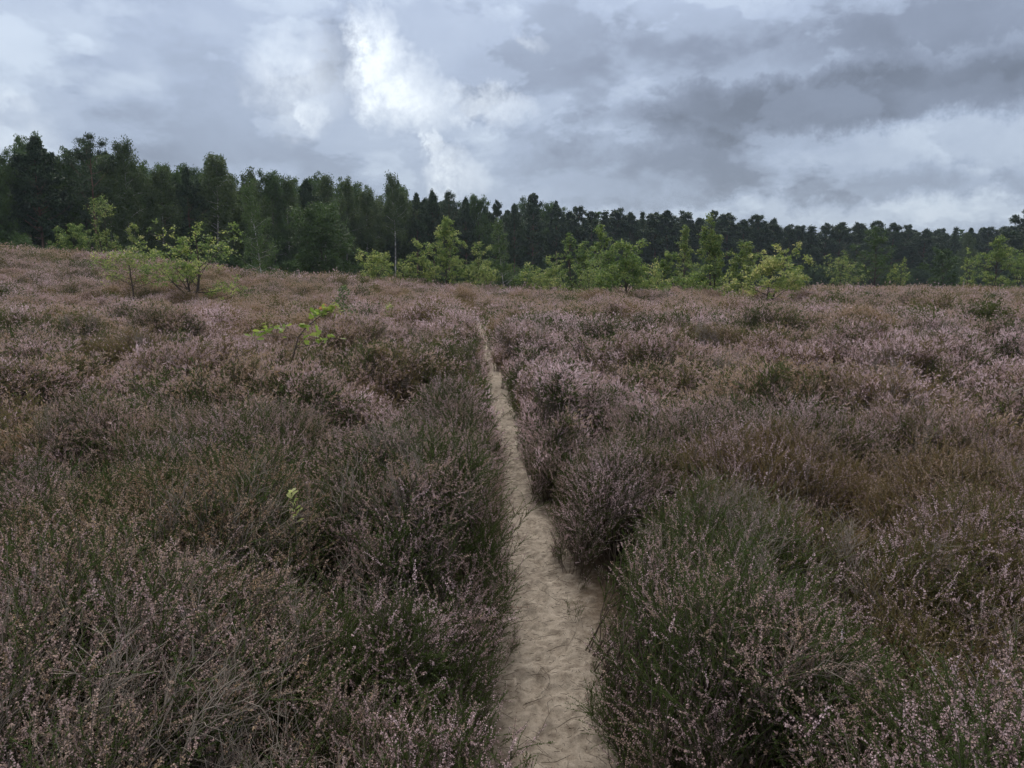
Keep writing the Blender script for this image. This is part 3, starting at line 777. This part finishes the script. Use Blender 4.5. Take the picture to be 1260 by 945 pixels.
heath_tree('oak_bush', 'oak bush', 'dark green oak bush between the big clump and the oak with a long leader', 808, 354, 314, 38, 817, roundp, OK, Y=42, group=ga, nleaf=1800, clear=.08, stems=2)
heath_tree('oak_sapling', 'young oak', 'young oak with one long thin leader rising out of it', 838, 367, 277, 60, 818, lambda v: 1.05 if v < .4 else (.5 if v < .6 else .16), OY, group=ga, nleaf=2800, clear=.12, nb=34, sub=3)
heath_tree('oak_sapling', 'young oak', 'tall yellow green oak with pointed bronze top, highest on the right', 876, 362, 270, 62, 819, lambda v: .3 + .8 * (1 - v) ** .8, OY, Y=36, group=ga, nleaf=4400, clear=.08, stems=2, spread=.08)
heath_tree('oak_sapling', 'young oak', 'yellow green oak joining the bronze topped oak on its right', 912, 364, 304, 46, 820, roundp, OY, Y=35, group=ga, nleaf=2400, clear=.15)
heath_tree('oak_sapling', 'young oak', 'yellow oak with wide open crown, rightmost oak standing alone in the heather', 949, 379, 306, 86, 821, oakp, OY, group=ga, nleaf=2500, clear=.26, elev=(8, 50), stems=2, spread=.2, tr=.05, bend=.05)
heath_tree('oak_bush', 'oak bush', 'yellow green oak bush left in the clump beyond the open crowned oak', 1038, 350, 321, 48, 822, roundp, OY, Y=54, group=ga, nleaf=1700, clear=.05, stems=2)
heath_tree('oak_sapling', 'young oak', 'tall mid green oak with ragged cone shape in the right hand clump', 1078, 350, 287, 86, 823, lambda v: .3 + .8 * (1 - v), (M_bark, M_broad), Y=58, group=ga, nleaf=4600, clear=.06)
heath_tree('oak_bush', 'oak bush', 'low light oak bush right at the foot of the ragged cone shaped oak', 1108, 350, 330, 40, 824, roundp, OK, Y=56, group=ga, nleaf=1300, clear=.05, stems=3)
heath_tree('oak_tree', 'oak tree', 'dark rounded oak against the pines near the right end', 1160, 352, 313, 52, 825, roundp, (M_bark, M_broad), Y=72, group=ga, nleaf=4200, clear=.05, leaf=(.13, .1))
heath_tree('oak_bush', 'oak bush', 'light green oak bush before the dark rounded oak near the right edge', 1195, 351, 306, 28, 829, lambda v: .4 + .6 * (1 - v), OK, Y=56, group=ga, nleaf=1300, clear=.05, stems=2)
heath_tree('oak_sapling', 'young oak', 'tall light green oak with narrow peak near the right edge', 1229, 352, 294, 72, 826, lambda v: .22 + .9 * (1 - v) ** 1.2, OK, Y=52, group=ga, nleaf=4200, clear=.05)
heath_tree('oak_bush', 'oak bush', 'spreading oak bush cut by the right edge of the photo', 1262, 352, 302, 50, 827, roundp, OK, Y=54, group=ga, nleaf=2800, clear=.05, stems=3)
heath_tree('oak_bush', 'oak bush', 'dim green oak bush behind the thin flat crowned oak on the left ridge', 30, 310, 291, 34, 828, roundp, (M_bark, M_broad), Y=52, group=ga, nleaf=1600, clear=.05, stems=3)
heath_tree('birch_sapling', 'birch', 'small leafy green birch sapling in the heather behind the leaning oak shoot', 424, 412, 352, 30, 830, lambda v: .7, BR, nleaf=260, leaf=(.05, .04), clear=.3, tr=.012, sig=(.09, .09, .08), nb=12, sub=2)
heath_tree('oak_sapling', 'young oak', 'little pale green oak seedling in the heather right of the birch sapling', 483, 398, 375, 24, 831, lambda v: .8, OY, nleaf=130, leaf=(.075, .05), clear=.3, tr=.012, sig=(.09, .09, .06), nb=8, sub=2, tpl=LOBED)
heath_tree('oak_sapling', 'young oak', 'faint yellow oak seedling in the heather left of the leaning oak shoot', 358, 385, 373, 26, 832, lambda v: .8, OY, nleaf=80, leaf=(.075, .05), clear=.3, tr=.01, sig=(.1, .1, .04), nb=7, sub=2, tpl=LOBED)

for lab, a_ in (('low ragged oak bush in front of the small pointed birch', (606, 356, 325, 44, 841, OY, 41)), ('small oak bush half sunk in heather at the right foot of the pointed birch', (642, 357, 330, 36, 842, OK, 42)),
                ('thin loose oak bush in the gap just left of the big oak clump', (662, 356, 333, 30, 843, OY, 43)), ('low bright oak bush under the tallest oak of the big clump', (728, 360, 322, 52, 844, OY, 38)),
                ('loose low oak bush between the crossing stemmed oak and the long leader oak', (808, 362, 330, 46, 845, OY, 37)), ('low oak bush at the foot of the bronze topped oak', (862, 364, 334, 44, 846, OK, 35)),
                ('short oak bush filling behind the rightmost open crowned oak', (985, 352, 328, 34, 847, OK, 50)), ('low pale oak bush left of the tall oak clump behind the path', (503, 354, 322, 30, 848, OY, 43))):
    heath_tree('oak_bush', 'oak bush', lab, *a_[:5], roundp, a_[5], Y=a_[6], group=ga, nleaf=900, clear=.05, stems=4, spread=.4)

# leaning oak shoot with bright leaf sprays
Y0 = hitc(355, 446); x0, _ = at(352, Y0); z0 = float(terrain(x0, Y0))
o = thing('oak_shoot', 'leaning oak shoot with dark thin stem and bright lime leaf sprays left of the path', 'young oak', (x0, Y0, z0), ga)
T = Acc(); K = Acc(); r = np.random.default_rng(55)
def rel(px, py, dy=0.0):
    Yq = Y0 + dy; x, _ = at(px, Yq); return np.array([x - x0, dy, z_of(px, py, Yq) - z0])
stem = np.array([[0, 0, 0], rel(354, 448), rel(360, 428), rel(364, 415), rel(374, 403, .1), rel(388, 392, .2), rel(402, 383, .25)])
tube(T, stem, np.linspace(.011, .004, 7), 6)
for (a_, b_) in ((2, (375, 413, -.2)), (2, (392, 420, -.3)), (3, (340, 412, .1)), (3, (318, 412, .0)), (4, (372, 402, -.1)), (5, (384, 386, .3)), (6, (410, 378, .3)), (3, (345, 404, .2)), (2, (408, 416, -.1))):
    p = stem[a_]; e = rel(*b_[:2], b_[2])
    tube(T, np.stack([p, (p + e) / 2 + np.array([0, 0, -.01]), e]), [.004, .003, .0015], 4)
for px, py, dy, n in ((382, 413, -.2, 9), (393, 418, -.3, 8), (374, 420, -.2, 5), (323, 408, 0, 12), (330, 400, .1, 6), (312, 416, .1, 4), (344, 402, .2, 6), (374, 401, -.1, 5), (388, 386, .2, 12),
                      (398, 381, .3, 14), (408, 377, .3, 12), (412, 384, .3, 6), (383, 391, .3, 5), (410, 415, -.1, 4), (340, 410, .1, 3)):
    c = rel(px, py, dy); q = c + r.normal(0, .022, (n, 3)) * np.array([1.3, 1, .7])
    A = unit(r.normal(size=(n, 3)) * np.array([1, 1, .5]) + np.array([0, -.2, .1])); Nn = unit(r.normal(size=(n, 3)) * .6 + np.array([0, -.5, .8]))
    leaves(K, q, A, Nn, r.uniform(.06, .10, n), r.uniform(.05, .075, n), LOBED, 0, np.clip(r.uniform(0, .8, n) + (.25 if py < 385 and px > 395 else 0), 0, 1), .2)
T.obj('stem', [M_bark], o); K.obj('leaf_spray', [M_fresh], o)

# pale sprig in the near heather
Y0 = hitc(350, 655); x0, _ = at(350, Y0); z0 = z_of(352, 660, Y0) + .02
o = thing('leaf_sprig', 'small pale yellow leafed sprig poking out of the dark heather in the left foreground', 'sprig', (x0, Y0, z0))
T = Acc(); K = Acc()
S = np.array([[0, 0, -.12], [0, 0, 0], [.006, 0, .07], [-.004, 0, .13], [-.008, 0, .15]])
tube(T, S, np.linspace(.0022, .001, 5), 5)
for k in range(17):
    u = .15 + .85 * k / 16; p = np.array([np.interp(u, np.linspace(0, 1, 4), S[1:, c]) for c in range(3)])
    az = k * 2.4; A = np.array([[cos(az), sin(az) * .8, .55]]); Nn = np.array([[-cos(az) * .5, -.6 - sin(az) * .5, 1.0]]) + r.normal(0, .2, (1, 3))
    leaves(K, p[None], A, Nn, .032 * r.uniform(.7, 1.25) * (1.1 - .35 * u), .016, HEX, 0, r.uniform(0, 1), .25)
T.obj('stem', [M_bark], o); K.obj('leaf_spray', [M_pale], o)

# white flowered sprigs, right foreground
m, t, o_ = nt('white_heather_flower'); c_ = ramp(t, attr(t, 'rnd'), [(0, (.45, .38, .43)), (1, (.72, .68, .72))]); leafy_surface(t, o_, c_, .3, .8, .1)
m2, t, o_ = nt('fresh_heather_shoot'); c_ = ramp(t, attr(t, 'rnd'), [(0, (.07, .12, .03)), (1, (.14, .20, .05))]); leafy_surface(t, o_, c_, .3, .7, .15)
def white_sprig(px, base, tops, off, label):
    Y0 = hitc(px, base); x0, _ = at(px, Y0); zc = z_of(px, base, Y0)
    o = thing('heather_sprig', label, 'heather', (x0, Y0, zc - .12), 'white flowered heather sprigs')
    S_ = Acc(); K = Acc(); G = Acc()
    for qx, qy, L in tops:
        xt, _ = at(qx, Y0); tp = np.array([xt - x0, r.uniform(-.03, .03), z_of(qx, qy, Y0) - zc + .12])
        b0 = np.array([0, 0, .0]); mid = (b0 + tp) * .5 + np.array([(tp[0]) * .25, 0, .01])
        s = np.linspace(0, 1, 8)[:, None]; P = (1 - s) ** 2 * b0 + 2 * s * (1 - s) * mid + s ** 2 * tp
        tube(S_, P, np.linspace(.0014, .0008, 8), 4, 0, .5)
        tl = np.linalg.norm(tp); n = int(L / .0013)
        u = 1 - r.random(n) * L / tl; Q = np.stack([np.interp(u, s[:, 0], P[:, c]) for c in range(3)], -1)
        Q += r.normal(0, .001, Q.shape)
        leaves(K, Q, unit(r.normal(size=(n, 3)) * np.array([1, 1, .4])), r.normal(size=(n, 3)), .0058, .0048, HEX, 0, r.random(n), .5)
        n = 130; u = r.uniform(.1, 1 - L / tl, n); Q = np.stack([np.interp(u, s[:, 0], P[:, c]) for c in range(3)], -1)
        leaves(G, Q, unit(r.normal(size=(n, 3)) + np.array([0, 0, 1.2])), r.normal(size=(n, 3)), .007, .003, DIAMOND, 0, r.random(n))
    S_.obj('stem', [HM[2]], o); K.obj('flower_spike', [m], o); G.obj('leaf_spray', [m2], o)
white_sprig(1062, 838, [(1060, 770, .045), (1044, 795, .014), (1046, 812, .016), (1057, 808, .018), (1067, 800, .016)], .40, 'tallest white flowered heather sprig in the dark hollow of the right foreground')
white_sprig(1075, 865, [(1096, 825, .014), (1085, 838, .026), (1063, 843, .022), (1031, 838, .010)], .40, 'shorter white flowered heather sprig just below the tallest one')
white_sprig(1036, 905, [(1027, 868, .012), (1035, 880, .016), (1040, 864, .008), (1046, 884, .01)], .36, 'lowest white flowered heather sprig near the bottom right of the photo')

# ------------------------------------------------------------------ air
m = bpy.data.materials.new('air'); m.use_nodes = True; t = m.node_tree; t.nodes.clear(); o_ = N(t, 'ShaderNodeOutputMaterial')
v = N(t, 'ShaderNodeVolumePrincipled'); v.inputs['Color'].default_value = (.70, .84, 1.0, 1); v.inputs['Density'].default_value = .0003; v.inputs['Anisotropy'].default_value = .2
t.links.new(v.outputs[0], o_.inputs['Volume'])
HAZE = True
if HAZE:
    x0, x1, y0, y1, z0, z1 = -950, 950, -220, 1600, -6, 30
    me = bpy.data.meshes.new('haze')
    me.from_pydata([(x, y, z) for x in (x0, x1) for y in (y0, y1) for z in (z0, z1)], [], [(0, 1, 3, 2), (4, 6, 7, 5), (0, 4, 5, 1), (2, 3, 7, 6), (0, 2, 6, 4), (1, 5, 7, 3)])
    me.materials.append(m); o = bpy.data.objects.new('haze', me); C.objects.link(o); o['kind'] = 'stuff'; o['label'] = 'thin bluish air over the heath and wood'

# ------------------------------------------------------------------ sky
SUN_EL, SUN_AZ = radians(48), radians(-8)       # azimuth from +Y, negative = left
w = bpy.data.worlds.new('World'); SC.world = w; w.use_nodes = True; t = w.node_tree; t.nodes.clear()
wo = N(t, 'ShaderNodeOutputWorld'); bg = N(t, 'ShaderNodeBackground'); STR = .1; bg.inputs['Strength'].default_value = STR
skyn = N(t, 'ShaderNodeTexSky', sky_type='NISHITA', sun_disc=False, sun_elevation=SUN_EL, sun_rotation=SUN_AZ)
tc = N(t, 'ShaderNodeTexCoord'); D = tc.outputs['Generated']
def vm(op, a, b=None, sc=None):
    n = N(t, 'ShaderNodeVectorMath', operation=op)
    for s_, v_ in zip(n.inputs, (a, b)):
        if v_ is None: continue
        if isinstance(v_, bpy.types.NodeSocket): t.links.new(v_, s_)
        else: s_.default_value = v_
    if sc is not None: n.inputs['Scale'].default_value = sc
    return n
def wnoise(vec, scale, det, rough, dist=0.0):
    n = N(t, 'ShaderNodeTexNoise'); n.inputs['Scale'].default_value = scale; n.inputs['Detail'].default_value = det; n.inputs['Roughness'].default_value = rough; n.inputs['Distortion'].default_value = dist
    t.links.new(vec, n.inputs['Vector']); return n
sep = N(t, 'ShaderNodeSeparateXYZ'); t.links.new(D, sep.inputs[0]); dz = sep.outputs[2]
den = math_(t, 'ADD', math_(t, 'MAXIMUM', dz, 0.0), .5)
cmb = N(t, 'ShaderNodeCombineXYZ'); t.links.new(math_(t, 'DIVIDE', sep.outputs[0], den), cmb.inputs[0]); t.links.new(math_(t, 'DIVIDE', sep.outputs[1], den), cmb.inputs[1]); t.links.new(math_(t, 'MULTIPLY', dz, 1.5), cmb.inputs[2])
PL = cmb.outputs[0]
big = wnoise(PL, 1.1, 8, .5, .2); med = wnoise(PL, 3.6, 10, .6, .35)
# warped direction for the placed cloud shapes
w1 = wnoise(D, 7, 9, .66); w2 = wnoise(D, 24, 9, .72)
wa = vm('SCALE', vm('SUBTRACT', w1.outputs['Color'], (.5, .5, .5)).outputs[0], sc=.10).outputs[0]
wb = vm('SCALE', vm('SUBTRACT', w2.outputs['Color'], (.5, .5, .5)).outputs[0], sc=.07).outputs[0]
DW = vm('ADD', vm('ADD', D, wa).outputs[0], wb).outputs[0]
def blob(px, py, hw, hh, soft=1.0, tilt=0):
    c = ray(px, py); rt_ = unit(np.cross(c, [0, 0, 1])); up = np.cross(rt_, c)
    ct, st = cos(radians(tilt)), sin(radians(tilt)); r2 = rt_ * ct + up * st; u2 = up * ct - rt_ * st
    k = vm('SUBTRACT', DW, tuple(c)).outputs[0]
    a_ = math_(t, 'MULTIPLY', vm('DOT_PRODUCT', k, tuple(r2)).outputs['Value'], F / hw); b_ = math_(t, 'MULTIPLY', vm('DOT_PRODUCT', k, tuple(u2)).outputs['Value'], F / hh)
    rr = math_(t, 'SQRT', math_(t, 'ADD', math_(t, 'MULTIPLY', a_, a_), math_(t, 'MULTIPLY', b_, b_)))
    f = math_(t, 'DIVIDE', math_(t, 'SUBTRACT', 1 + soft * .5, rr), soft, clamp=True)
    # keep only the half of the sky that faces it
    front = math_(t, 'GREATER_THAN', vm('DOT_PRODUCT', D, tuple(c)).outputs['Value'], .3)
    return math_(t, 'MULTIPLY', math_(t, 'SMOOTH_MIN', f, 1.0, .2), front)
def sm(x, lo, hi):
    m = N(t, 'ShaderNodeMapRange', interpolation_type='SMOOTHSTEP'); t.links.new(x, m.inputs['Value'])
    m.inputs['From Min'].default_value = lo; m.inputs['From Max'].default_value = hi
    return m.outputs['Result']
def off(v, o): return vm('ADD', v, o).outputs[0]
nA = wnoise(off(PL, (3.1, 1.7, 0)), 2.1, 11, .56, .1); nB = wnoise(off(PL, (7.7, 4.2, 2)), 3.4, 12, .58, .1); nC = wnoise(off(PL, (1.9, 8.3, 5)), 1.3, 11, .54, .1)
val = math_(t, 'ADD', math_(t, 'MULTIPLY', math_(t, 'SUBTRACT', big.outputs['Fac'], .5), .55), math_(t, 'MULTIPLY', math_(t, 'SUBTRACT', med.outputs['Fac'], .5), .38))
val = math_(t, 'ADD', val, .60)
for n_, lo, hi, amt in ((nA, .48, .555, -.17), (nB, .50, .545, .13), (nC, .47, .52, -.12)):
    val = math_(t, 'ADD', val, math_(t, 'MULTIPLY', sm(n_.outputs['Fac'], lo, hi), amt))
for b, amt in (((1090, 116, 250, 32, .65, 1), -.40), ((1200, 20, 150, 42, 1.1, -4), -.32), ((890, 200, 200, 30, 1.0, 3), -.22), ((1110, 225, 110, 18, .9, 1), -.18), ((980, 60, 230, 60, 1.5), -.12), ((690, 60, 120, 60, 1.4), -.06),
               ((1190, 68, 60, 14, 1.1), .16), ((1150, 185, 150, 20, 1.2), .10), ((1130, 256, 420, 14, 1.2), .22), ((480, 150, 190, 90, 1.6), .12), ((425, 85, 26, 46, .9), -.16), ((100, 60, 170, 40, 1.2), .05)):
    val = math_(t, 'ADD', val, math_(t, 'MULTIPLY', blob(*b), amt))
col = ramp(t, val, [(.0, (.130, .152, .20)), (.25, (.208, .245, .325)), (.5, (.345, .408, .53)), (.75, (.50, .575, .685)), (1.0, (.64, .71, .80))])
br = None
for b, amt in (((464, 70, 24, 34, 1.1, 20), 1), ((492, 112, 46, 34, 1.2, -20), 1), ((545, 112, 22, 18, 1.2), .6), ((455, 45, 12, 18, 1), .5), ((368, 105, 40, 34, 1.6), .5), ((380, 135, 26, 14, .8, -30), .6), ((595, 140, 52, 14, 1), .5), ((528, 182, 9, 26, .9, 15), .6), ((557, 216, 30, 20, 1.2, -30), .7),
               ((640, 48, 14, 7, 1.6, -30), .3), ((5, 118, 14, 9, 1.6), .35), ((22, 170, 34, 22, 1.6), .35)):
    v_ = math_(t, 'MULTIPLY', blob(*b), amt); br = v_ if br is None else math_(t, 'MAXIMUM', br, v_)
br = math_(t, 'MULTIPLY', br, math_(t, 'ADD', math_(t, 'MULTIPLY', math_(t, 'SUBTRACT', w2.outputs['Fac'], .5), 3.0), .90), clamp=True)
col = mixc(t, br, col, (.80, .86, .92))
# overcast sky: brighter towards the zenith
zen = math_(t, 'ADD', 1.0, math_(t, 'MULTIPLY', math_(t, 'POWER', math_(t, 'MAXIMUM', dz, 0.0), 1.5), 1.9))
zf = math_(t, 'MULTIPLY', math_(t, 'MAXIMUM', math_(t, 'SUBTRACT', dz, .35), 0.0), 2.5, clamp=True)
cs = vm('MULTIPLY', mixc(t, zf, col, (.50, .475, .44)), (1, 1, 1)); sc1 = N(t, 'ShaderNodeVectorMath', operation='SCALE'); t.links.new(cs.outputs[0], sc1.inputs[0]); t.links.new(math_(t, 'MULTIPLY', zen, .84 / STR), sc1.inputs['Scale'])
fin = mixc(t, .93, skyn.outputs[0], sc1.outputs[0])
t.links.new(fin, bg.inputs['Color']); t.links.new(bg.outputs[0], wo.inputs[0])
w.cycles.sampling_method = 'MANUAL'; w.cycles.sample_map_resolution = 512

sl = bpy.data.lights.new('sun', 'SUN'); sl.energy = 1.5; sl.angle = radians(10); sl.color = (1, .95, .87)
so = bpy.data.objects.new('sun', sl); C.objects.link(so); so['kind'] = 'helper'
sd = np.array([sin(SUN_AZ) * cos(SUN_EL), cos(SUN_AZ) * cos(SUN_EL), sin(SUN_EL)])
from mathutils import Vector
so.rotation_euler = Vector(sd).to_track_quat('Z', 'Y').to_euler(); so.location = (0, 0, 25)

# ------------------------------------------------------------------ camera and render settings
cd = bpy.data.cameras.new('camera'); cd.sensor_width = 36; cd.lens = F / 1260 * 36; cd.clip_start = .05; cd.clip_end = 5000
co_ = bpy.data.objects.new('camera', cd); C.objects.link(co_); co_.location = CAM; co_.rotation_euler = (pi / 2 - PITCH, 0, 0); SC.camera = co_
SC.render.engine = 'CYCLES'
SC.cycles.max_bounces = 4; SC.cycles.diffuse_bounces = 2; SC.cycles.glossy_bounces = 1; SC.cycles.transmission_bounces = 3; SC.cycles.volume_bounces = 0; SC.cycles.transparent_max_bounces = 4
SC.cycles.use_adaptive_sampling = True; SC.cycles.adaptive_threshold = .03
SC.cycles.use_denoising = True; SC.cycles.denoiser = 'OPENIMAGEDENOISE'; SC.cycles.denoising_prefilter = 'ACCURATE'
SC.cycles.caustics_reflective = False; SC.cycles.caustics_refractive = False
SC.view_settings.view_transform = 'Standard'; SC.view_settings.look = 'None'; SC.view_settings.gamma = 1; SC.view_settings.exposure = .30
